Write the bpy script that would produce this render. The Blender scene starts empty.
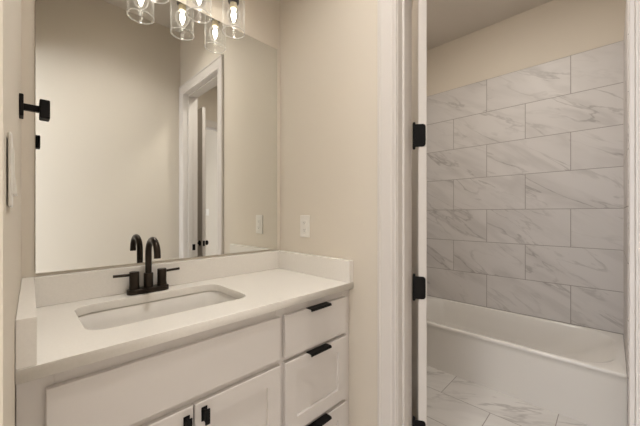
import bpy, bmesh, math, random
from math import sin, cos, pi, radians, atan
from mathutils import Vector, Matrix
random.seed(3)
S = bpy.context.scene
COL = S.collection

# ------------------------------------------------------------------ camera, world, lights, exposure
H = 1.24                                   # lens height
cam = bpy.data.cameras.new('camera'); camo = bpy.data.objects.new('camera', cam); COL.objects.link(camo)
cam.sensor_fit = 'HORIZONTAL'; cam.sensor_width = 36.0; cam.lens = 36.0 * 297.0 / 640.0
cam.clip_start = 0.01; cam.shift_y = 1.0 / 640.0
camo.location = (0, 0, H); camo.rotation_euler = (radians(90), 0, -atan(302.0 / 297.0))
S.camera = camo
S.view_settings.view_transform = 'Standard'; S.view_settings.look = 'None'
S.view_settings.gamma = 1.0; S.view_settings.use_curve_mapping = False
S.view_settings.exposure = 1.08
WORLD_STRENGTH = 1.6
BULB = 13.0
ADDED_CEIL_LAMP = 48.0  # strength of the unseen lamp added to the bathtub room
ADDED_DOWNLIGHT = 235.0  # strength of the unseen lamp added over the vanity
w = bpy.data.worlds.new('world'); S.world = w; w.use_nodes = True
bg = w.node_tree.nodes['Background']; bg.inputs[0].default_value = (0.93, 0.95, 1.0, 1); bg.inputs[1].default_value = WORLD_STRENGTH

# ------------------------------------------------------------------ measures of the two rooms
D = 1.445; W = 1.12; CEIL = 3.02           # mirror wall, doorway wall, ceiling
FRONT = -0.150                             # wall opposite the mirror
WT = 0.115                                 # stud wall thickness
XF = 3.113; TUBX = 2.345; YS = -0.060; YN = 1.464; TUBH = 0.355
CT = 0.917                                 # countertop height
CF = 0.876                                 # counter front
def wl(y): return -0.025 + 0.023 * y       # face of the slightly skewed left wall

# ------------------------------------------------------------------ materials
def mat(name, col, rough=0.5, metal=0.0, spec=0.5, bump=0.0, bscale=200.0, var=0.0, vscale=4.0, coat=0.0):
    m = bpy.data.materials.new(name); m.use_nodes = True
    nt = m.node_tree; b = nt.nodes['Principled BSDF']
    b.inputs['Base Color'].default_value = (*col, 1); b.inputs['Roughness'].default_value = rough
    b.inputs['Metallic'].default_value = metal; b.inputs['Specular IOR Level'].default_value = spec
    b.inputs['Coat Weight'].default_value = coat
    tc = nt.nodes.new('ShaderNodeTexCoord')
    if bump:
        n = nt.nodes.new('ShaderNodeTexNoise'); n.inputs['Scale'].default_value = bscale; n.inputs['Detail'].default_value = 3
        nt.links.new(tc.outputs['Object'], n.inputs['Vector'])
        bp = nt.nodes.new('ShaderNodeBump'); bp.inputs['Strength'].default_value = bump; bp.inputs['Distance'].default_value = 0.002
        nt.links.new(n.outputs[0], bp.inputs['Height']); nt.links.new(bp.outputs[0], b.inputs['Normal'])
    if var:
        n = nt.nodes.new('ShaderNodeTexNoise'); n.inputs['Scale'].default_value = vscale; n.inputs['Detail'].default_value = 6
        nt.links.new(tc.outputs['Object'], n.inputs['Vector'])
        r = nt.nodes.new('ShaderNodeValToRGB')
        r.color_ramp.elements[0].position = 0.3; r.color_ramp.elements[1].position = 0.7
        r.color_ramp.elements[0].color = (*[c * (1 - var) for c in col], 1)
        r.color_ramp.elements[1].color = (*[min(1, c * (1 + var)) for c in col], 1)
        nt.links.new(n.outputs[0], r.inputs[0]); nt.links.new(r.outputs[0], b.inputs['Base Color'])
    return m

M = {}
M['wall'] = mat('wall_paint', (0.70, 0.637, 0.550), 0.6, spec=0.3, bump=0.12, bscale=140)
M['ceiling'] = mat('ceiling_paint', (0.66, 0.61, 0.55), 0.8, spec=0.2, bump=0.2, bscale=90)
M['trim'] = mat('trim_paint', (0.68, 0.638, 0.60), 0.4)
M['cabinet'] = mat('cabinet_paint', (0.69, 0.65, 0.62), 0.38)
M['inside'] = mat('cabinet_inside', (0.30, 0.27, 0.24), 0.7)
M['quartz'] = mat('quartz', (0.80, 0.765, 0.715), 0.22, var=0.02, vscale=160)
M['porcelain'] = mat('porcelain', (0.79, 0.76, 0.72), 0.15, coat=0.3)
M['acrylic'] = mat('tub_acrylic', (0.78, 0.75, 0.71), 0.18, coat=0.25)
M['bronze'] = mat('oil_rubbed_bronze', (0.030, 0.022, 0.016), 0.32, metal=0.75)
M['black'] = mat('matte_black_metal', (0.008, 0.007, 0.007), 0.5, spec=0.12)
M['plastic'] = mat('white_plastic', (0.80, 0.77, 0.72), 0.3)
M['slot'] = mat('dark_slot', (0.05, 0.045, 0.04), 0.6)
M['brass'] = mat('lamp_socket', (0.72, 0.62, 0.42), 0.4, metal=0.2)
M['chrome'] = mat('chrome', (0.7, 0.7, 0.7), 0.12, metal=1.0)
M['carpet'] = mat('carpet', (0.42, 0.37, 0.31), 0.95, bump=0.6, bscale=300, var=0.1, vscale=150)
M['mirror_edge'] = mat('mirror_edge', (0.10, 0.11, 0.09), 0.3)

def glossy_mirror():
    m = bpy.data.materials.new('mirror_silver'); m.use_nodes = True; nt = m.node_tree
    nt.nodes.remove(nt.nodes['Principled BSDF'])
    g = nt.nodes.new('ShaderNodeBsdfGlossy'); g.inputs['Color'].default_value = (0.86, 0.87, 0.845, 1); g.inputs['Roughness'].default_value = 0.0
    nt.links.new(g.outputs[0], nt.nodes['Material Output'].inputs[0]); return m
M['mirror'] = glossy_mirror()

def thin_glass(name, tint, seeded=False, lo=0.06, hi=0.75, haze=0.0):
    """clear thin glass: see-through, more reflective at grazing angles, with a trace of white scatter"""
    m = bpy.data.materials.new(name); m.use_nodes = True; nt = m.node_tree; L = nt.links.new
    nt.nodes.remove(nt.nodes['Principled BSDF'])
    t = nt.nodes.new('ShaderNodeBsdfTransparent'); t.inputs[0].default_value = (*tint, 1)
    g = nt.nodes.new('ShaderNodeBsdfGlossy'); g.inputs['Roughness'].default_value = 0.04; g.inputs['Color'].default_value = (1, 1, 1, 1)
    df = nt.nodes.new('ShaderNodeBsdfTranslucent'); df.inputs[0].default_value = (0.95, 0.94, 0.92, 1)
    d2 = nt.nodes.new('ShaderNodeBsdfDiffuse'); d2.inputs[0].default_value = (0.95, 0.94, 0.92, 1)
    sc = nt.nodes.new('ShaderNodeMixShader'); sc.inputs[0].default_value = 0.5; L(df.outputs[0], sc.inputs[1]); L(d2.outputs[0], sc.inputs[2])
    rf = nt.nodes.new('ShaderNodeMixShader'); rf.inputs[0].default_value = haze; L(g.outputs[0], rf.inputs[1]); L(sc.outputs[0], rf.inputs[2])
    lw = nt.nodes.new('ShaderNodeLayerWeight'); lw.inputs['Blend'].default_value = 0.5
    pw = nt.nodes.new('ShaderNodeMath'); pw.operation = 'POWER'; pw.inputs[1].default_value = 4.0; L(lw.outputs['Facing'], pw.inputs[0])
    mp = nt.nodes.new('ShaderNodeMapRange'); mp.inputs[3].default_value = lo; mp.inputs[4].default_value = hi; L(pw.outputs[0], mp.inputs[0])
    fac = mp.outputs[0]
    if seeded:
        tc = nt.nodes.new('ShaderNodeTexCoord')
        v = nt.nodes.new('ShaderNodeTexVoronoi'); v.inputs['Scale'].default_value = 170; L(tc.outputs['Object'], v.inputs['Vector'])
        lt = nt.nodes.new('ShaderNodeMath'); lt.operation = 'LESS_THAN'; lt.inputs[1].default_value = 0.22; L(v.outputs['Distance'], lt.inputs[0])
        ma = nt.nodes.new('ShaderNodeMath'); ma.operation = 'MULTIPLY_ADD'; ma.inputs[1].default_value = 0.22; L(lt.outputs[0], ma.inputs[0]); L(fac, ma.inputs[2])
        fac = ma.outputs[0]
    mx = nt.nodes.new('ShaderNodeMixShader')
    L(fac, mx.inputs[0]); L(t.outputs[0], mx.inputs[1]); L(rf.outputs[0], mx.inputs[2])
    L(mx.outputs[0], nt.nodes['Material Output'].inputs[0])
    return m
M['shade'] = thin_glass('seeded_glass', (0.97, 0.97, 0.965), True, 0.02, 0.40, 0.6)
M['shade_rim'] = thin_glass('glass_rim', (0.95, 0.95, 0.945), False, 0.40, 0.75, 0.6)
M['bulb'] = thin_glass('bulb_glass', (0.99, 0.985, 0.97), False, 0.03, 0.7, 0.4)

def emit(name, col, strength):
    m = bpy.data.materials.new(name); m.use_nodes = True; nt = m.node_tree
    nt.nodes.remove(nt.nodes['Principled BSDF'])
    e = nt.nodes.new('ShaderNodeEmission'); e.inputs[0].default_value = (*col, 1); e.inputs[1].default_value = strength
    nt.links.new(e.outputs[0], nt.nodes['Material Output'].inputs[0]); return m
M['filament'] = emit('filament_glow', (1.0, 0.93, 0.84), BULB)
M['lens'] = emit('added_ceiling_lens', (1.0, 0.945, 0.87), ADDED_CEIL_LAMP)
M['downlight'] = emit('added_downlight_lens', (1.0, 0.965, 0.91), ADDED_DOWNLIGHT)

def marble(name, axes, tile=(0.61, 0.308), origin=(0, 0), base=(0.645, 0.615, 0.595), vein=(0.36, 0.335, 0.32), grout=(0.33, 0.30, 0.28), flip=0.0):
    """marble-look porcelain tile in half-offset rows; axes = (along, across) object axes"""
    m = bpy.data.materials.new(name); m.use_nodes = True; nt = m.node_tree; L = nt.links.new; b = nt.nodes['Principled BSDF']
    def math_(op, a, bb=None, c=None):
        n = nt.nodes.new('ShaderNodeMath'); n.operation = op
        for i, v in enumerate((a, bb, c)):
            if v is None: continue
            if isinstance(v, (int, float)): n.inputs[i].default_value = v
            else: L(v, n.inputs[i])
        return n.outputs[0]
    tc = nt.nodes.new('ShaderNodeTexCoord'); sp = nt.nodes.new('ShaderNodeSeparateXYZ'); L(tc.outputs['Object'], sp.inputs[0])
    u = math_('SUBTRACT', sp.outputs[axes[0]], origin[0]); v = math_('SUBTRACT', sp.outputs[axes[1]], origin[1])
    vr = math_('DIVIDE', v, tile[1]); row = math_('FLOOR', vr); fv = math_('SUBTRACT', vr, row)
    par = math_('MODULO', math_('ADD', row, 100.0), 2.0)
    ur = math_('ADD', math_('DIVIDE', u, tile[0]), math_('MULTIPLY', par, 0.5)); colm = math_('FLOOR', ur); fu = math_('SUBTRACT', ur, colm)
    g = 0.0024
    eu = math_('MULTIPLY', math_('MINIMUM', fu, math_('SUBTRACT', 1.0, fu)), tile[0])
    ev = math_('MULTIPLY', math_('MINIMUM', fv, math_('SUBTRACT', 1.0, fv)), tile[1])
    edge = math_('MINIMUM', eu, ev); gm = math_('LESS_THAN', edge, g)
    cb = nt.nodes.new('ShaderNodeCombineXYZ'); L(colm, cb.inputs[0]); L(row, cb.inputs[1])
    wn = nt.nodes.new('ShaderNodeTexWhiteNoise'); wn.noise_dimensions = '2D'; L(cb.outputs[0], wn.inputs['Vector'])
    off = nt.nodes.new('ShaderNodeVectorMath'); off.operation = 'SCALE'; off.inputs['Scale'].default_value = 13.0; L(wn.outputs['Color'], off.inputs[0])
    pv = nt.nodes.new('ShaderNodeCombineXYZ'); L(u, pv.inputs[0]); L(v, pv.inputs[1])
    rot = nt.nodes.new('ShaderNodeVectorRotate'); rot.rotation_type = 'Z_AXIS'; rot.inputs['Angle'].default_value = radians(-32 if flip == 0 else flip); L(pv.outputs[0], rot.inputs['Vector'])
    ad = nt.nodes.new('ShaderNodeVectorMath'); ad.operation = 'ADD'; L(rot.outputs[0], ad.inputs[0]); L(off.outputs[0], ad.inputs[1])
    sc = nt.nodes.new('ShaderNodeVectorMath'); sc.operation = 'MULTIPLY'; sc.inputs[1].default_value = (1.3, 5.2, 1.0); L(ad.outputs[0], sc.inputs[0])
    def ridge(scale, width, detail, dist):
        n = nt.nodes.new('ShaderNodeTexNoise'); n.inputs['Scale'].default_value = scale; n.inputs['Detail'].default_value = detail
        n.inputs['Distortion'].default_value = dist; n.inputs['Roughness'].default_value = 0.55; L(sc.outputs[0], n.inputs['Vector'])
        a = math_('ABSOLUTE', math_('SUBTRACT', n.outputs[0], 0.5))
        mr = nt.nodes.new('ShaderNodeMapRange'); mr.interpolation_type = 'SMOOTHSTEP'
        mr.inputs[1].default_value = 0.0; mr.inputs[2].default_value = width; mr.inputs[3].default_value = 1.0; mr.inputs[4].default_value = 0.0
        L(a, mr.inputs[0]); return mr.outputs[0]
    soft = nt.nodes.new('ShaderNodeTexNoise'); soft.inputs['Scale'].default_value = 1.1; soft.inputs['Detail'].default_value = 4; L(sc.outputs[0], soft.inputs['Vector'])
    msk = nt.nodes.new('ShaderNodeMapRange'); msk.inputs[1].default_value = 0.42; msk.inputs[2].default_value = 0.66; L(soft.outputs[0], msk.inputs[0])
    fine = math_('MULTIPLY', ridge(1.05, 0.028, 5, 0.5), math_('MULTIPLY_ADD', msk.outputs[0], 0.60, 0.11))
    broad = math_('MULTIPLY', ridge(0.8, 0.11, 4, 0.5), math_('MULTIPLY_ADD', msk.outputs[0], 0.30, 0.06))
    amt = math_('MINIMUM', math_('ADD', fine, broad), 0.85)
    mx = nt.nodes.new('ShaderNodeMix'); mx.data_type = 'RGBA'; mx.inputs['A'].default_value = (*base, 1); mx.inputs['B'].default_value = (*vein, 1); L(amt, mx.inputs['Factor'])
    mg = nt.nodes.new('ShaderNodeMix'); mg.data_type = 'RGBA'; mg.inputs['B'].default_value = (*grout, 1); L(mx.outputs['Result'], mg.inputs['A']); L(gm, mg.inputs['Factor'])
    L(mg.outputs['Result'], b.inputs['Base Color'])
    L(math_('MULTIPLY_ADD', gm, 0.4, 0.40), b.inputs['Roughness']); b.inputs['Specular IOR Level'].default_value = 0.35
    mh = nt.nodes.new('ShaderNodeMapRange'); mh.inputs[1].default_value = 0.0; mh.inputs[2].default_value = 0.004; L(edge, mh.inputs[0])
    bp = nt.nodes.new('ShaderNodeBump'); bp.inputs['Strength'].default_value = 0.6; bp.inputs['Distance'].default_value = 0.0015
    L(mh.outputs[0], bp.inputs['Height']); L(bp.outputs[0], b.inputs['Normal'])
    return m
TZ = H + 1.274                                                       # top of the tile
M['tile_wall'] = marble('marble_wall_tile', (1, 2), origin=(0.237, TZ - 7 * 0.308))
M['tile_end'] = marble('marble_end_tile', (0, 2), origin=(XF - 0.30, TZ - 7 * 0.308))
M['tile_floor'] = marble('marble_floor_tile', (1, 0), tile=(0.611, 0.306), origin=(0.236, 2.064 - 0.306 * 20), base=(0.66, 0.635, 0.61), flip=30)

# ------------------------------------------------------------------ mesh helpers
def bx(bm, x0, x1, y0, y1, z0, z1, bev=0.0, seg=2, mi=0):
    r = bmesh.ops.create_cube(bm, size=1.0)
    vs = r['verts']
    for v in vs: v.co = Vector((x0 + (x1 - x0) * (v.co.x + .5), y0 + (y1 - y0) * (v.co.y + .5), z0 + (z1 - z0) * (v.co.z + .5)))
    fs = set(f for v in vs for f in v.link_faces)
    for f in fs: f.material_index = mi
    if bev:
        es = list(set(e for v in vs for e in v.link_edges))
        bmesh.ops.bevel(bm, geom=es, offset=bev, segments=seg, profile=0.5, affect='EDGES')
    return bm
def box(*a, **k): return bx(bmesh.new(), *a, **k)
def rrect(cx, cy, hx, hy, r, n=8):
    pts = []
    for qx, qy, a0 in ((1, 1, 0), (-1, 1, 90), (-1, -1, 180), (1, -1, 270)):
        for i in range(n + 1):
            a = radians(a0 + 90.0 * i / n)
            pts.append((cx + qx * (hx - r) + r * cos(a), cy + qy * (hy - r) + r * sin(a)))
    return pts
def loft(bm, rings, cap0=False, cap1=True, smooth=True):
    vr = [[bm.verts.new(p) for p in ring] for ring in rings]
    n = len(vr[0])
    for a, b in zip(vr, vr[1:]):
        for i in range(n):
            f = bm.faces.new((a[i], a[(i + 1) % n], b[(i + 1) % n], b[i])); f.smooth = smooth
    if cap0: bm.faces.new(list(reversed(vr[0])))
    if cap1: bm.faces.new(vr[-1])
    return bm
def lathe(bm, prof, c, axis=2, n=32, cap0=True, cap1=True):
    """prof: (radius, height) list; axis: direction of the height"""
    rings = []
    for r, h in prof:
        ring = []
        for i in range(n):
            a = 2 * pi * i / n
            p = [r * cos(a), r * sin(a), h]
            if axis == 0: p = [h, r * cos(a), r * sin(a)]
            if axis == 1: p = [r * sin(a), h, r * cos(a)]
            ring.append((c[0] + p[0], c[1] + p[1], c[2] + p[2]))
        rings.append(ring)
    return loft(bm, rings, cap0, cap1)
def tube(bm, path, rad, n=16, caps=True):
    path = [Vector(p) for p in path]; rings = []
    t0 = (path[1] - path[0]).normalized()
    nrm = t0.orthogonal().normalized()
    for i, p in enumerate(path):
        t = (path[min(i + 1, len(path) - 1)] - path[max(i - 1, 0)]).normalized()
        nrm = (nrm - t * nrm.dot(t)).normalized(); bn = t.cross(nrm)
        r = rad[i] if isinstance(rad, (list, tuple)) else rad
        rings.append([p + (nrm * cos(2 * pi * k / n) + bn * sin(2 * pi * k / n)) * r for k in range(n)])
    return loft(bm, rings, caps, caps)
def prism(bm, pts, z0, z1, mi=0):
    """vertical prism over a convex or simple plan polygon"""
    a = [bm.verts.new((x, y, z0)) for x, y in pts]; b = [bm.verts.new((x, y, z1)) for x, y in pts]
    n = len(pts)
    for i in range(n): bm.faces.new((a[i], a[(i + 1) % n], b[(i + 1) % n], b[i])).material_index = mi
    bm.faces.new(list(reversed(a))).material_index = mi; bm.faces.new(b).material_index = mi
    return bm
def inv(root):
    return Matrix.Translation(root.location).inverted()
def obj(name, bm, m, parent=None, base=None, smooth_angle=None):
    bmesh.ops.recalc_face_normals(bm, faces=bm.faces[:])
    me = bpy.data.meshes.new(name)
    o = bpy.data.objects.new(name, me); COL.objects.link(o)
    if base is not None:
        o.location = base; bmesh.ops.translate(bm, vec=-Vector(base), verts=bm.verts[:])
    elif parent is not None:
        p = parent.matrix_world.translation if False else world_loc(parent)
        bmesh.ops.translate(bm, vec=-p, verts=bm.verts[:])
    if smooth_angle:
        for f in bm.faces: f.smooth = True
    bm.to_mesh(me); bm.free()
    for mm in (m if isinstance(m, (list, tuple)) else [m]): me.materials.append(mm)
    if smooth_angle: me.set_sharp_from_angle(angle=radians(smooth_angle))
    if parent is not None: o.parent = parent
    return o
def world_loc(o):
    p = Vector(o.location)
    while o.parent: o = o.parent; p += Vector(o.location)
    return p
def thing(name, label, cat, loc, group=None):
    o = bpy.data.objects.new(name, None); COL.objects.link(o); o.location = loc; o.empty_display_size = 0.05
    tag(o, label, cat, group); return o
def tag(o, label, cat, group=None):
    o['label'] = label; o['category'] = cat; o['kind'] = 'thing'
    if group: o['group'] = group
    return o
def struct(name, bm, m, label=None, cat=None):
    o = obj(name, bm, m); o['kind'] = 'structure'
    if label: o['label'] = label
    if cat: o['category'] = cat
    return o

# ------------------------------------------------------------------ room shell
JL, JR = 0.640, -0.044                     # doorway opening (left and right jamb faces), before jamb boards
HEAD = 2.385
XB = W + WT                                # tub-room side of the doorway wall
SY = -1.06                                 # south wall of the tub room
HX0, HX1 = 1.46, 2.18                      # its opening
HALL = -2.10

struct('floor', box(-0.14, XF + 0.12, HALL - 0.1, D + 0.12, -0.06, 0.0), M['tile_floor'], 'marble look tile floor in staggered rows', 'floor')
struct('floor_bedroom', box(-4.0, -0.14, -3.0, 4.0, -0.06, 0.0), M['carpet'], 'beige carpet of the adjoining room', 'floor')
struct('wall_back', box(-0.14, W + 0.05, D, D + 0.12, 0, CEIL), M['wall'], 'beige wall behind the mirror', 'wall')
# left wall, slightly out of square, ending at the entry
bm = prism(bmesh.new(), [(wl(.53), .53), (wl(D + .01), D + .01), (-0.14, D + .01), (-0.14, .53)], 0, CEIL)
prism(bm, [(wl(FRONT), FRONT), (wl(.53), .53), (-0.14, .53), (-0.14, FRONT)], 2.44, CEIL)
struct('wall_left', bm, M['wall'], 'narrow beige wall at the left end of the vanity', 'wall')
struct('wall_front', box(-1.6, W, FRONT - 0.12, FRONT, 0, CEIL), M['wall'], 'blank beige wall seen in the mirror', 'wall')  # stretch left of the entry is added to shade the entry jamb
bm = bx(bmesh.new(), W, XB, JL + .018, D + .12, 0, CEIL)
bx(bm, W, XB, HALL, JR - .018, 0, CEIL)
bx(bm, W, XB, JR - .018, JL + .018, HEAD + .02, CEIL)
struct('wall_right', bm, M['wall'], 'beige wall with the doorway to the bathtub room', 'wall')
struct('wall_far', box(XF + .012, XF + .13, SY - WT, D + .12, 0, CEIL), M['wall'], 'beige wall above the tiled bathtub surround', 'wall')
struct('wall_north', box(XB, XF + .012, YN + .012, YN + .13, 0, CEIL), M['wall'], 'beige wall at the hidden end of the bathtub room', 'wall')
struct('wall_partition', box(2.30, XF + .012, YS - .13, YS - .012, 0, CEIL), M['wall'], 'short beige wall closing the end of the bathtub', 'wall')
struct('wall_niche', box(2.30, 2.42, SY, YS - .13, 0, CEIL), M['wall'], 'beige side wall beyond the bathtub partition', 'wall')
bm = bx(bmesh.new(), XB, HX0 - .02, SY - WT, SY, 0, CEIL)
bx(bm, HX1 + .02, 2.42, SY - WT, SY, 0, CEIL); bx(bm, HX0 - .02, HX1 + .02, SY - WT, SY, 2.44, CEIL)
struct('wall_south', bm, M['wall'], 'beige wall with the second door, seen in the mirror', 'wall')
struct('wall_hall', box(XB, XF + .012, HALL - .1, HALL, 0, CEIL), M['wall'], 'beige hall wall seen through two doorways in the mirror', 'wall')
# tile surround
struct('wall_tile', box(XF, XF + .012, YS, YN, TUBH - .01, TZ), M['tile_wall'], 'marble look tiles laid in staggered rows above the bathtub', 'tiled wall')
struct('wall_tile_end', box(2.30, XF, YS - .012, YS, 0, TZ), M['tile_end'], 'tiled end wall at the right of the bathtub', 'tiled wall')
struct('wall_tile_north', box(2.30, XF, YN, YN + .012, 0, TZ), M['tile_end'], 'tiled end wall at the hidden end of the bathtub', 'tiled wall')

# door casings: a flat board with a raised back band and an inner bead
def casing_profile(bm, x, sgn, y_in, y_out, z0, z1):
    """vertical board on the plane x, sgn = direction it sticks out"""
    w_ = y_out - y_in; f = lambda t: y_in + w_ * t
    pts = [(0, 0), (0, .010), (.05, .0125), (.10, .0125), (.20, .009), (.26, .009), (.30, .0115), (.82, .016), (.86, .021), (.95, .021), (1, .017), (1, 0)]
    prism(bm, [(x + sgn * d_, f(t)) for t, d_ in pts], z0, z1)
CW = 0.088
def header(bm, x, sgn, ya, yb, z0, z1):
    pts = [(0, 0), (0, .010), (.05, .0125), (.10, .0125), (.20, .009), (.26, .009), (.30, .0115), (.82, .016), (.86, .021), (.95, .021), (1, .017), (1, 0)]
    a = [bm.verts.new((x + sgn * d_, ya, z0 + (z1 - z0) * t)) for t, d_ in pts]
    b = [bm.verts.new((x + sgn * d_, yb, z0 + (z1 - z0) * t)) for t, d_ in pts]
    n = len(pts)
    for i in range(n): bm.faces.new((a[i], a[(i + 1) % n], b[(i + 1) % n], b[i]))
    bm.faces.new(list(reversed(a))); bm.faces.new(b)
for k, (x, sg) in enumerate(((W, -1), (XB, 1))):
    bm = bmesh.new()
    casing_profile(bm, x, sg, JL + .004, JL + .004 + CW, 0, HEAD + CW)
    casing_profile(bm, x, sg, JR - .004, JR - .004 - CW, 0, HEAD + CW)
    header(bm, x, sg, JR - .004 - CW * .95, JL + .004 + CW * .95, HEAD + .004, HEAD + .004 + CW)
    struct('trim_%d' % (k + 1), bm, M['trim'], ('greyish white casing around the bathtub doorway, vanity side', 'greyish white casing around the bathtub doorway, tub side')[k], 'door casing')
bm = bx(bmesh.new(), W - .002, XB + .002, JL, JL + .018, 0, HEAD)
bx(bm, W - .002, XB + .002, JR - .018, JR, 0, HEAD); bx(bm, W - .002, XB + .002, JR - .018, JL + .018, HEAD, HEAD + .018)
bx(bm, 1.150, 1.190, JL - .011, JL, 0, HEAD, .002); bx(bm, 1.150, 1.190, JR, JR + .011, 0, HEAD, .002); bx(bm, 1.150, 1.190, JR, JL, HEAD - .011, HEAD, .002)
jamb = struct('trim_3', bm, M['trim'], 'white jamb and door stop lining the bathtub doorway', 'door jamb')
bm = bx(bmesh.new(), W + .070, XB - .012, JR - .0005, JR + .0006, .885, .945, .0003)
obj('strike_plate', bm, M['black'], jamb)['label'] = 'black strike plate on the jamb'
# casing of the south opening
bm = bmesh.new()
bx(bm, HX0 - .09, HX0, SY, SY + .018, 0, 2.52, .004); bx(bm, HX1, HX1 + .09, SY, SY + .018, 0, 2.52, .004); bx(bm, HX0 - .09, HX1 + .09, SY, SY + .0185, 2.43, 2.52, .004)
bx(bm, HX0 - .02, HX0, SY - WT, SY, 0, 2.44); bx(bm, HX1, HX1 + .02, SY - WT, SY, 0, 2.44); bx(bm, HX0, HX1, SY - WT, SY, 2.425, 2.44)
struct('trim_4', bm, M['trim'], 'white casing of the second doorway seen in the mirror', 'door casing')
# baseboards
struct('baseboard_front', box(-0.02, W - .001, FRONT, FRONT + .014, 0, .13, .004), M['trim'], 'white baseboard under the blank wall', 'baseboard')
struct('baseboard_right', box(W - .014, W, JL + CW + .006, CF + .03, 0, .13, .004), M['trim'], 'white baseboard between casing and vanity', 'baseboard')
struct('baseboard_hall', box(XB, XF, HALL, HALL + .014, 0, .13, .004), M['trim'], 'white baseboard of the hall', 'baseboard')

# bathtub-room door, swung wide open so that its hinge edge faces the camera
B2 = Vector((1.245, .612)); mdir = Vector((.53, -.848)).normalized(); udir = Vector((.848, .53)).normalized()
def DP(u, t): p = B2 + udir * u + mdir * t; return (p.x, p.y)
bm = prism(bmesh.new(), [DP(0, 0), DP(0, .035), DP(.66, .035), DP(.66, 0)], .012, 2.37)
bmesh.ops.bevel(bm, geom=bm.edges[:], offset=.002, segments=1, affect='EDGES')
door1 = struct('door_1', bm, M['trim'], 'white door to the bathtub room, swung open, hinge edge towards us', 'door')
def oriented_box(bm, u0, u1, t0, t1, z0, z1):
    prism(bm, [DP(u0, t0), DP(u0, t1), DP(u1, t1), DP(u1, t0)], z0, z1)
for zc in (2.26, 1.588, .913, .276):
    bm = bmesh.new()
    # leaf let into the door edge, rounded outer corners
    hz = .050; r = .012
    prof = [(-.016, -hz), (.030 - r, -hz)] + [(.030 - r + r * sin(a), -hz + r - r * cos(a)) for a in [radians(x) for x in (30, 60, 90)]] + \
           [(.030 - r + r * cos(a), hz - r + r * sin(a)) for a in [radians(x) for x in (0, 30, 60, 90)]] + [(-.016, hz)]
    a = [bm.verts.new((*DP(.002, t), zc + z)) for t, z in prof]; b = [bm.verts.new((*DP(-.0022, t), zc + z)) for t, z in prof]
    n = len(prof)
    for i in range(n): bm.faces.new((a[i], a[(i + 1) % n], b[(i + 1) % n], b[i]))
    bm.faces.new(a); bm.faces.new(list(reversed(b)))
    bc = (1.2395, .6305)
    lathe(bm, [(.004, -.060), (.0062, -.056), (.0066, -.051), (.0066, .051), (.0062, .056), (.004, .061)], (bc[0], bc[1], zc), n=14)
    for dz in (-.032, 0, .032):
        q = DP(-.0022, .017 + (.004 if dz == 0 else 0)); lathe(bm, [(.0035, -.0008), (.003, .0008)], (q[0], q[1], zc + dz), axis=0, n=10)
    obj('hinge', bm, M['black'], door1)['label'] = 'black door hinge'
def knob_set(parent, centre, nrm, m):
    n = Vector(nrm).normalized()
    def P_(d): return Vector(centre) + n * d
    bm = tube(bmesh.new(), [P_(0), P_(.001), P_(.006), P_(.009), P_(.011), P_(.024), P_(.030), P_(.036), P_(.046), P_(.054), P_(.056)],
              [.030, .031, .031, .028, .011, .010, .016, .025, .027, .022, .012], n=24)
    return obj('knob', bm, m, parent)
for t, sg in ((.035, 1), (0, -1)):
    p = DP(.60, t); knob_set(door1, (p[0], p[1], .915), (mdir.x * sg, mdir.y * sg, 0), M['black'])['label'] = 'black round knob'

# second door, seen edge-on in the mirror
bm = box(1.425, 1.460, -.345, SY + .002, .012, 2.42, .002, 1)
door2 = struct('door_2', bm, M['trim'], 'white door standing open, seen edge-on in the mirror', 'door')
knob_set(door2, (1.425, -.405, .915), (-1, 0, 0), M['black'])['label'] = 'black round knob'
knob_set(door2, (1.460, -.405, .915), (1, 0, 0), M['black'])['label'] = 'black round knob'
obj('latch_plate', box(1.431, 1.454, -.3455, -.343, .885, .945, .001), M['black'], door2)

# ------------------------------------------------------------------ ceiling with a recessed downlight added to brighten the vanity room
def curve_prism(name, loops, z0, z1, bev):
    cu = bpy.data.curves.new(name, 'CURVE'); cu.dimensions = '2D'; cu.fill_mode = 'BOTH'
    cu.extrude = (z1 - z0) / 2 - bev; cu.bevel_depth = bev; cu.bevel_resolution = 2; cu.offset = -bev
    for lp in loops:
        sp = cu.splines.new('POLY'); sp.points.add(len(lp) - 1); sp.use_cyclic_u = True
        for p, (x, y) in zip(sp.points, lp): p.co = (x, y, 0, 1)
    o = bpy.data.objects.new(name, cu); COL.objects.link(o)
    dg = bpy.context.evaluated_depsgraph_get(); me = bpy.data.meshes.new_from_object(o.evaluated_get(dg))
    bm = bmesh.new(); bm.from_mesh(me); bmesh.ops.translate(bm, vec=(0, 0, (z0 + z1) / 2), verts=bm.verts[:])
    bmesh.ops.remove_doubles(bm, verts=bm.verts[:], dist=1e-5)
    bpy.data.objects.remove(o); bpy.data.curves.remove(cu); bpy.data.meshes.remove(me)
    return bm
DLX, DLY, DLR, DLH = .56, .55, .078, .10
circ = [(DLX + (DLR + .002) * cos(2 * pi * i / 40), DLY - (DLR + .002) * sin(2 * pi * i / 40)) for i in range(40)]
struct('ceiling', curve_prism('ceiling_curve', [[(-.14, HALL - .1), (XF + .12, HALL - .1), (XF + .12, D + .12), (-.14, D + .12)], circ], CEIL, CEIL + .12, 0), M['ceiling'], 'flat warm white ceiling', 'ceiling')
dl = thing('added_downlight', 'round recessed downlight added out of view to brighten the vanity', 'added lamp', (DLX, DLY, CEIL))
obj('trim_ring', lathe(bmesh.new(), [(DLR, DLH), (DLR, -.004), (DLR + .018, -.004), (DLR + .018, -.0005), (DLR + .0015, -.0005), (DLR + .0015, DLH)], (DLX, DLY, CEIL), n=40, cap0=False, cap1=False), M['trim'], dl)
obj('lens', lathe(bmesh.new(), [(DLR - .001, DLH - .004), (DLR - .001, DLH)], (DLX, DLY, CEIL), n=40), M['downlight'], dl)

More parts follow.
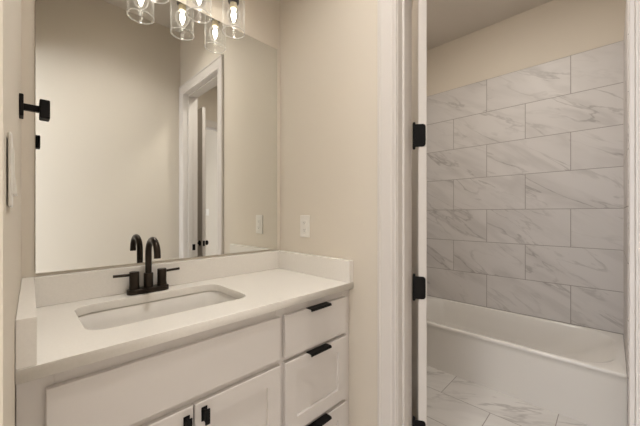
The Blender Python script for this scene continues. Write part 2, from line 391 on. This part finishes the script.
# ------------------------------------------------------------------ vanity cabinet
XL, XR = wl(1.1) + .006, W - .001
YFR = CF + .029                            # face frame front
YDR = YFR - .019                           # door and drawer fronts
van = thing('vanity_cabinet', 'white shaker vanity cabinet with black pulls under the pale counter', 'cabinet', ((XL + XR) / 2, 1.16, 0))
bm = bmesh.new()
bx(bm, XL, XL + .018, YFR + .02, D - .004, 0, .8845); bx(bm, XR - .018, XR, YFR + .02, D - .004, 0, .8845)
bx(bm, XL, XR, YFR + .02, D - .004, .10, .118); bx(bm, XL, XR, D - .012, D - .004, .10, .8845)
bx(bm, .694, .712, YFR + .02, D - .012, .118, .8845)
obj('carcass', bm, M['cabinet'], van)
bm = bmesh.new()                            # face frame: stiles and rails
def fr(x0, x1, z0, z1): bx(bm, x0, x1, YFR, YFR + .02, z0, z1, .0012, 1)
fr(wl(YFR) + .001, .058, .10, .8852); fr(1.064, XR, .10, .8852); fr(.680, .727, .10, .8852)
fr(.058, .680, .838, .8852); fr(.727, 1.064, .838, .8852); fr(.058, .680, .655, .705); fr(.727, 1.064, .655, .705); fr(.727, 1.064, .350, .395)
fr(.058, .680, .10, .135); fr(.727, 1.064, .10, .135)
obj('face_frame', bm, M['cabinet'], van)
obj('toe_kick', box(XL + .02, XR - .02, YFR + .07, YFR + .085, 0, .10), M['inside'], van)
def slab_front(name, x0, x1, z0, z1):
    return obj(name, box(x0, x1, YDR, YFR - .0005, z0, z1, .0022), M['cabinet'], van)
def shaker(name, x0, x1, z0, z1, st=.058):
    bm = bmesh.new()
    # four frame members with mitre-free joints in one skin, recessed flat panel
    yo, yi, yp = YDR, YFR - .0005, YDR + .0095
    def q(pts): bm.faces.new([bm.verts.new(p) for p in pts])
    c = .002
    outer = [(x0, z0), (x1, z0), (x1, z1), (x0, z1)]
    oc = [(x0 + c, z0 + c), (x1 - c, z0 + c), (x1 - c, z1 - c), (x0 + c, z1 - c)]
    inner = [(x0 + st, z0 + st), (x1 - st, z0 + st), (x1 - st, z1 - st), (x0 + st, z1 - st)]
    ip = [(x0 + st + .0015, z0 + st + .0015), (x1 - st - .0015, z0 + st + .0015), (x1 - st - .0015, z1 - st - .0015), (x0 + st + .0015, z1 - st - .0015)]
    rings = [[(x, yi, z) for x, z in outer], [(x, yo + c, z) for x, z in outer], [(x, yo, z) for x, z in oc], [(x, yo, z) for x, z in inner], [(x, yp, z) for x, z in ip]]
    loft(bm, rings, True, True, smooth=False)
    return obj(name, bm, M['cabinet'], van)
def tab_pull(parent, xc, ztop, ln):
    """black edge pull hooked over the top of a front: flat top leaf, front lip"""
    bm = bmesh.new()
    prof = [(.010, .0), (.010, .0022), (-.020, .0022), (-.0235, -.0005), (-.0245, -.0075), (-.0220, -.0075), (-.0210, -.0018), (-.019, .0)]
    a = [bm.verts.new((xc - ln / 2, YDR + y, ztop + z)) for y, z in prof]; b = [bm.verts.new((xc + ln / 2, YDR + y, ztop + z)) for y, z in prof]
    n = len(prof)
    for i in range(n): bm.faces.new((a[i], a[(i + 1) % n], b[(i + 1) % n], b[i]))
    bm.faces.new(list(reversed(a))); bm.faces.new(b)
    bmesh.ops.recalc_face_normals(bm, faces=bm.faces[:])
    o = obj('pull', bm, M['black'], parent); o['label'] = 'black edge pull'; return o
def door_pull(parent, xc, zt, zb):
    """small black tab pull standing off the door on a narrow foot"""
    bm = bx(bmesh.new(), xc - .0075, xc + .0075, YDR - .026, YDR - .020, zb, zt, .0015)
    bx(bm, xc - .0055, xc + .0055, YDR - .021, YDR + .0005, zb + .006, zt - .006, .001)
    bx(bm, xc - .009, xc + .009, YDR - .003, YDR + .0005, zb + .002, zt - .002, .0008)
    o = obj('pull', bm, M['black'], parent); o['label'] = 'small black vertical pull'; return o
slab_front('false_front', .043, .692, .694, .853)
d1 = shaker('cabinet_door', .043, .3655, .112, .671); door_pull(d1, .345, .652, .606)
d2 = shaker('cabinet_door', .3695, .692, .112, .671); door_pull(d2, .398, .656, .610)
t1 = slab_front('drawer', .714, 1.079, .688, .853); tab_pull(t1, .889, .853, .120)
t2 = shaker('drawer', .714, 1.079, .382, .671); tab_pull(t2, .889, .671, .120)
t3 = shaker('drawer', .714, 1.079, .112, .364); tab_pull(t3, .889, .364, .120)

# ------------------------------------------------------------------ countertop with backsplash, undermount sink
CB = .8862
SX, SYC, SHX, SHY, SR = .3875, 1.172, .2545, .158, .055
top = thing('countertop', 'pale quartz counter with cut-out for the sink and upstand on three sides', 'countertop', ((XL + XR) / 2, 1.16, CB))
outer = [(wl(CF) + .001, CF), (XR, CF), (XR, D - .001), (wl(D) + .001, D - .001)]
obj('slab', curve_prism('slab_curve', [outer, list(reversed(rrect(SX, SYC, SHX, SHY, SR)))], CB, CT, .0018), M['quartz'], top)
SPT = CT + .1035; ST = .030
obj('backsplash', box(wl(D) + .001 + ST, XR - ST, D - .001 - ST, D - .001, CT, SPT, .0015), M['quartz'], top)
bm = prism(bmesh.new(), [(wl(CF) + .001, CF + .001), (wl(CF) + .003 + ST, CF + .001), (wl(D) + .001 + ST, D - .001), (wl(D) + .001, D - .001)], CT, SPT)
bmesh.ops.bevel(bm, geom=bm.edges[:], offset=.0015, segments=2, affect='EDGES')
obj('side_splash', bm, M['quartz'], top)
obj('side_splash', box(XR - ST, XR, CF + .001, D - .001, CT, SPT, .0015), M['quartz'], top)

sink = thing('sink', 'white undermount rectangular sink basin set below the counter cut-out', 'sink', (SX, SYC, CB - .15))
def ring(hx, hy, r, z): return [(x, y, z) for x, y in rrect(SX, SYC, hx, hy, r)]
bm = bmesh.new()
loft(bm, [ring(SHX + .030, SHY + .030, .07, CB - .014), ring(SHX + .030, SHY + .030, .07, CB - .001), ring(SHX + .008, SHY + .008, .06, CB - .001),
          ring(SHX + .003, SHY + .003, .058, CB - .006), ring(SHX - .004, SHY - .004, .055, CB - .05), ring(SHX - .014, SHY - .014, .052, CB - .115),
          ring(SHX - .026, SHY - .026, .05, CB - .137), ring(SHX - .052, SHY - .05, .045, CB - .146), ring(SHX - .14, SHY - .10, .03, CB - .150),
          ring(.03, .03, .0295, CB - .154)], False, True)
loft(bm, [ring(SHX + .030, SHY + .030, .07, CB - .014), ring(SHX + .012, SHY + .012, .06, CB - .016), ring(SHX - .004, SHY - .004, .055, CB - .12), ring(SHX - .04, SHY - .04, .05, CB - .158), ring(.05, .05, .045, CB - .162)], False, True)
bmesh.ops.remove_doubles(bm, verts=bm.verts[:], dist=1e-5)
obj('basin', bm, M['porcelain'], sink)
obj('drain', lathe(bmesh.new(), [(.028, 0), (.028, .003), (.022, .0035), (.020, .001), (.0, .0015)], (SX, SYC, CB - .1535), cap1=False), M['bronze'], sink)['label'] = 'dark metal drain'

# ------------------------------------------------------------------ faucet
FX, FY = SX - .0065, 1.376
fa = thing('faucet', 'dark bronze two handle faucet with gooseneck spout behind the sink', 'faucet', (FX, FY, CT))
bm = bmesh.new()
R0 = lambda hx, hy, z: [(x, y, z) for x, y in rrect(FX, FY, hx, hy, hy - .0005)]
loft(bm, [R0(.077, .0255, CT + .0004), R0(.078, .0265, CT + .003), R0(.078, .0265, CT + .017), R0(.076, .0245, CT + .020)], True, True, smooth=False)
obj('base_plate', bm, M['bronze'], fa, smooth_angle=30)
bm = lathe(bmesh.new(), [(.0175, .0), (.0175, .058), (.0165, .060), (.0125, .0605)], (FX, FY, CT + .019), n=32)
R = .056; zc = CT + .163
path = [(FX, FY, CT + .07), (FX, FY, zc - .03), (FX, FY, zc)] + [(FX, FY - R + R * cos(a), zc + R * sin(a)) for a in [radians(x) for x in range(10, 181, 10)]] + [(FX, FY - 2 * R, zc - .002), (FX, FY - 2 * R, zc - .004)]
tube(bm, path, .0120, n=20)
sp = obj('spout', bm, M['bronze'], fa, smooth_angle=40)
obj('aerator', lathe(bmesh.new(), [(.0124, 0), (.0124, .012), (.0118, .013)], (FX, FY - 2 * R, zc - .0125), n=24), M['bronze'], sp, smooth_angle=40)
for sx in (-1, 1):
    hx = FX + sx * .0515
    hd = obj('handle', lathe(bmesh.new(), [(.0185, -.0025), (.0185, .010), (.0175, .011), (.0175, .066), (.0165, .068), (.0, .068)], (hx, FY, CT + .022), n=32, cap1=False), M['bronze'], fa, smooth_angle=40)
    obj('lever', tube(bmesh.new(), [(hx + sx * .012, FY, CT + .0785), (hx + sx * .071, FY, CT + .0805), (hx + sx * .072, FY, CT + .0805)], [.0055, .0055, .0045], n=14), M['bronze'], hd, smooth_angle=40)

# ------------------------------------------------------------------ mirror
MX0, MX1, MZ0, MZ1 = .043, 1.0945, CT + .1145, 2.230
bm = bx(bmesh.new(), MX0, MX1, D - .0065, D - .0005, MZ0, MZ1, mi=1)
bmesh.ops.recalc_face_normals(bm, faces=bm.faces[:])
for f in bm.faces:
    if f.normal.y < -.9: f.material_index = 0
tag(obj('mirror', bm, [M['mirror'], M['mirror_edge']], base=((MX0 + MX1) / 2, D - .003, MZ0)), 'large frameless wall mirror above the vanity backsplash', 'mirror')
# ------------------------------------------------------------------ vanity light
LX = (.394, .578, .751); LY = D - .105; ZB = 2.141
vl = thing('vanity_light', 'three light vanity fixture with clear seeded glass cylinders above the mirror', 'wall lamp', (LX[1], D, ZB + .26))
bm = bx(bmesh.new(), LX[1] - .10, LX[1] + .10, D - .022, D - .0005, ZB + .25, ZB + .37, .005)
obj('wall_plate', bm, M['black'], vl)
bm = tube(bmesh.new(), [(LX[0] - .05, LY, ZB + .265), (LX[2] + .05, LY, ZB + .265)], .009, n=14)
tube(bm, [(LX[1] - .05, D - .02, ZB + .30), (LX[1] - .05, LY + .03, ZB + .29), (LX[1] - .05, LY, ZB + .268)], .007, n=12)
tube(bm, [(LX[1] + .05, D - .02, ZB + .30), (LX[1] + .05, LY + .03, ZB + .29), (LX[1] + .05, LY, ZB + .268)], .007, n=12)
obj('bar', bm, M['black'], vl)
for x in LX:
    c = (x, LY, ZB)
    cap = obj('socket_cap', lathe(bmesh.new(), [(.008, .262), (.010, .215), (.024, .210), (.026, .200), (.026, .150), (.022, .145), (.016, .145)], c, n=28), M['black'], vl, smooth_angle=40)
    cap['label'] = 'black socket cap'
    sh = bmesh.new()
    lathe(sh, [(.012, .186), (.040, .186), (.0485, .182), (.0535, .174), (.0540, .16), (.0540, .005), (.0550, .003), (.0550, .001), (.0540, .0), (.0512, .0), (.0505, .001), (.0505, .003), (.0512, .005), (.0512, .16), (.0480, .171), (.040, .182), (.012, .182)], c, n=56, cap0=False, cap1=False)
    for f in sh.faces:
        if f.calc_center_median().z < ZB + .0055: f.material_index = 1
    obj('glass_shade', sh, [M['shade'], M['shade_rim']], vl)['label'] = 'clear seeded glass cylinder'
    bl = bmesh.new()
    lathe(bl, [(.013, .118), (.017, .112), (.0245, .103), (.0295, .091), (.0310, .080), (.0295, .067), (.0245, .055), (.016, .047), (.005, .0435), (.0, .043)], c, n=32, cap0=False, cap1=False)
    b_ = obj('bulb', bl, M['bulb'], vl)
    obj('bulb_base', lathe(bmesh.new(), [(.0150, .147), (.0170, .144), (.0170, .119), (.0145, .116)], c, n=24), M['brass'], b_)['label'] = 'cream bulb base'
    fl = lathe(bmesh.new(), [(.001, .112), (.005, .108), (.0095, .099), (.0120, .086), (.0105, .073), (.006, .061), (.003, .053), (.001, .050)], c, n=16)
    obj('filament', fl, M['filament'], b_)['label'] = 'glowing filament'

# ------------------------------------------------------------------ robe hook, switch plate, outlet
HY_, HZ_ = 1.170, H + .299
hk = thing('robe_hook', 'black robe hook on the left wall beside the mirror', 'hook', (wl(HY_), HY_, HZ_))
x = wl(HY_)
obj('wall_plate', box(x, x + .009, HY_ - .024, HY_ + .024, HZ_ - .030, HZ_ + .030, .002), M['black'], hk)
obj('arm', box(x + .008, x + .043, HY_ - .009, HY_ + .009, HZ_ - .0085, HZ_ + .0085, .002), M['black'], hk)
obj('end_plate', box(x + .041, x + .063, HY_ - .022, HY_ + .022, HZ_ - .0265, HZ_ + .0265, .003), M['black'], hk)

SWY, SWZ = .650, H + .062
x = wl(SWY)
sw = thing('light_switch', 'white two gang switch plate on the left wall in front of the counter', 'switch', (x, SWY, SWZ))
bm = box(x, x + .0045, SWY - .058, SWY + .058, SWZ - .052, SWZ + .052, .003, 2)
obj('plate', bm, M['plastic'], sw)
for dy in (-.023, .023):
    bm = bmesh.new()
    pr = [(.004, -.033), (.0095, -.033), (.0065, 0), (.006, .033), (.004, .033)]
    a = [bm.verts.new((x + px, SWY + dy - .0165, SWZ + pz)) for px, pz in pr]; b = [bm.verts.new((x + px, SWY + dy + .0165, SWZ + pz)) for px, pz in pr]
    for i in range(5): bm.faces.new((a[i], a[(i + 1) % 5], b[(i + 1) % 5], b[i]))
    bm.faces.new(list(reversed(a))); bm.faces.new(b)
    obj('rocker', bm, M['plastic'], sw)

OY, OZ = 1.216, H - .068
ou = thing('outlet', 'white electrical outlet with test buttons on the right wall above the counter', 'outlet', (W, OY, OZ))
obj('plate', box(W - .006, W, OY - .0375, OY + .0375, OZ - .061, OZ + .061, .003), M['plastic'], ou)
rc = obj('receptacle', box(W - .0085, W - .005, OY - .0165, OY + .0165, OZ - .0335, OZ + .0335, .001), M['plastic'], ou)
for s in (-1, 1):
    zc = OZ + s * .0205
    for a_, b_, c_, d_ in ((-.0075, -.0055, -.002, .006), (.0055, .0072, -.002, .0045), (-.002, .002, -.0085, -.0045)):
        obj('slot', box(W - .0088, W - .0080, OY + a_, OY + b_, zc + c_, zc + d_), M['slot'], rc)
for s in (-1, 1):
    obj('test_button', box(W - .0098, W - .0080, OY - .008, OY + .008, OZ + s * .0045 - .0035, OZ + s * .0045 + .0035, .0006), M['plastic'], rc)
    obj('screw', lathe(bmesh.new(), [(.0028, 0), (.0024, -.0012)], (W - .006, OY, OZ + s * .0485), axis=0, n=12), M['plastic'], ou)

hs = thing('hall_switch', 'white switch plate on the hall wall glimpsed in the mirror', 'switch', (2.28, HALL, 1.27))
obj('plate', box(2.245, 2.315, HALL, HALL + .006, 1.213, 1.328, .003), M['plastic'], hs)
obj('rocker', box(2.264, 2.296, HALL + .005, HALL + .010, 1.237, 1.303, .002), M['plastic'], hs)

# ------------------------------------------------------------------ bathtub
tub = thing('bathtub', 'white alcove bathtub with plain apron below the marble tile', 'bathtub', ((TUBX + XF) / 2, (YS + YN) / 2, 0))
cx, cy = (TUBX + XF) / 2, (YS + YN) / 2; hx, hy = (XF - TUBX) / 2 - .0005, (YN - YS) / 2 - .0005
def tr(x0, x1, y0, y1, r, z, n=10):
    return [(x, y, z) for x, y in rrect((x0 + x1) / 2, (y0 + y1) / 2, (x1 - x0) / 2, (y1 - y0) / 2, r, n)]
o = (TUBX, XF - .001, YS + .001, YN - .001)
rings = [tr(o[0] + .006, o[1], o[2], o[3], .002, 0), tr(o[0] + .006, o[1], o[2], o[3], .002, .30), tr(o[0] + .006, o[1], o[2], o[3], .003, TUBH - .030),
         tr(o[0] + .002, o[1], o[2], o[3], .004, TUBH - .024), tr(o[0], o[1], o[2], o[3], .004, TUBH - .018), tr(o[0], o[1], o[2], o[3], .004, TUBH - .007),
         tr(o[0] + .003, o[1], o[2], o[3], .005, TUBH - .003), tr(o[0] + .010, o[1] - .001, o[2] + .001, o[3] - .001, .006, TUBH)]
i0 = (TUBX + .052, XF - .028, YS + .050, YN - .075)
def inn(d0, d1, dy0, dy1, r, z): return tr(i0[0] + d0, i0[1] - d1, i0[2] + dy0, i0[3] - dy1, r, z)
rings += [inn(-.012, -.008, -.012, -.012, .20, TUBH - .001), inn(-.004, -.003, -.004, -.004, .20, TUBH - .004), inn(.002, .002, .003, .003, .20, TUBH - .014),
          inn(.012, .012, .09, .02, .20, TUBH - .08), inn(.03, .03, .27, .04, .19, TUBH - .20), inn(.045, .045, .37, .055, .14, TUBH - .265),
          inn(.075, .075, .44, .085, .12, TUBH - .295), inn(.13, .13, .50, .14, .10, TUBH - .303), inn(.25, .25, .62, .4, .05, TUBH - .305)]
bm = loft(bmesh.new(), rings, True, True)
tb = obj('shell', bm, M['acrylic'], tub, smooth_angle=50)
obj('drain', lathe(bmesh.new(), [(.030, 0), (.030, .003), (.022, .004), (.0, .002)], (cx, YN - .34, TUBH - .3035), cap1=False), M['bronze'], tub)['label'] = 'dark round drain'

# ------------------------------------------------------------------ ceiling light added out of view to brighten the bathtub room
cl = thing('added_ceiling_light', 'round flush ceiling light added out of view to brighten the bathtub room', 'added lamp', (1.72, .55, CEIL))
obj('rim', lathe(bmesh.new(), [(.16, 0), (.16, -.03), (.15, -.034), (.14, -.030), (.14, -.002)], (1.72, .55, CEIL), cap1=False, cap0=False), M['trim'], cl)
obj('diffuser', lathe(bmesh.new(), [(.14, -.012), (.138, -.030), (.11, -.042), (.06, -.048), (.0, -.05)], (1.72, .55, CEIL), cap1=False), M['lens'], cl)
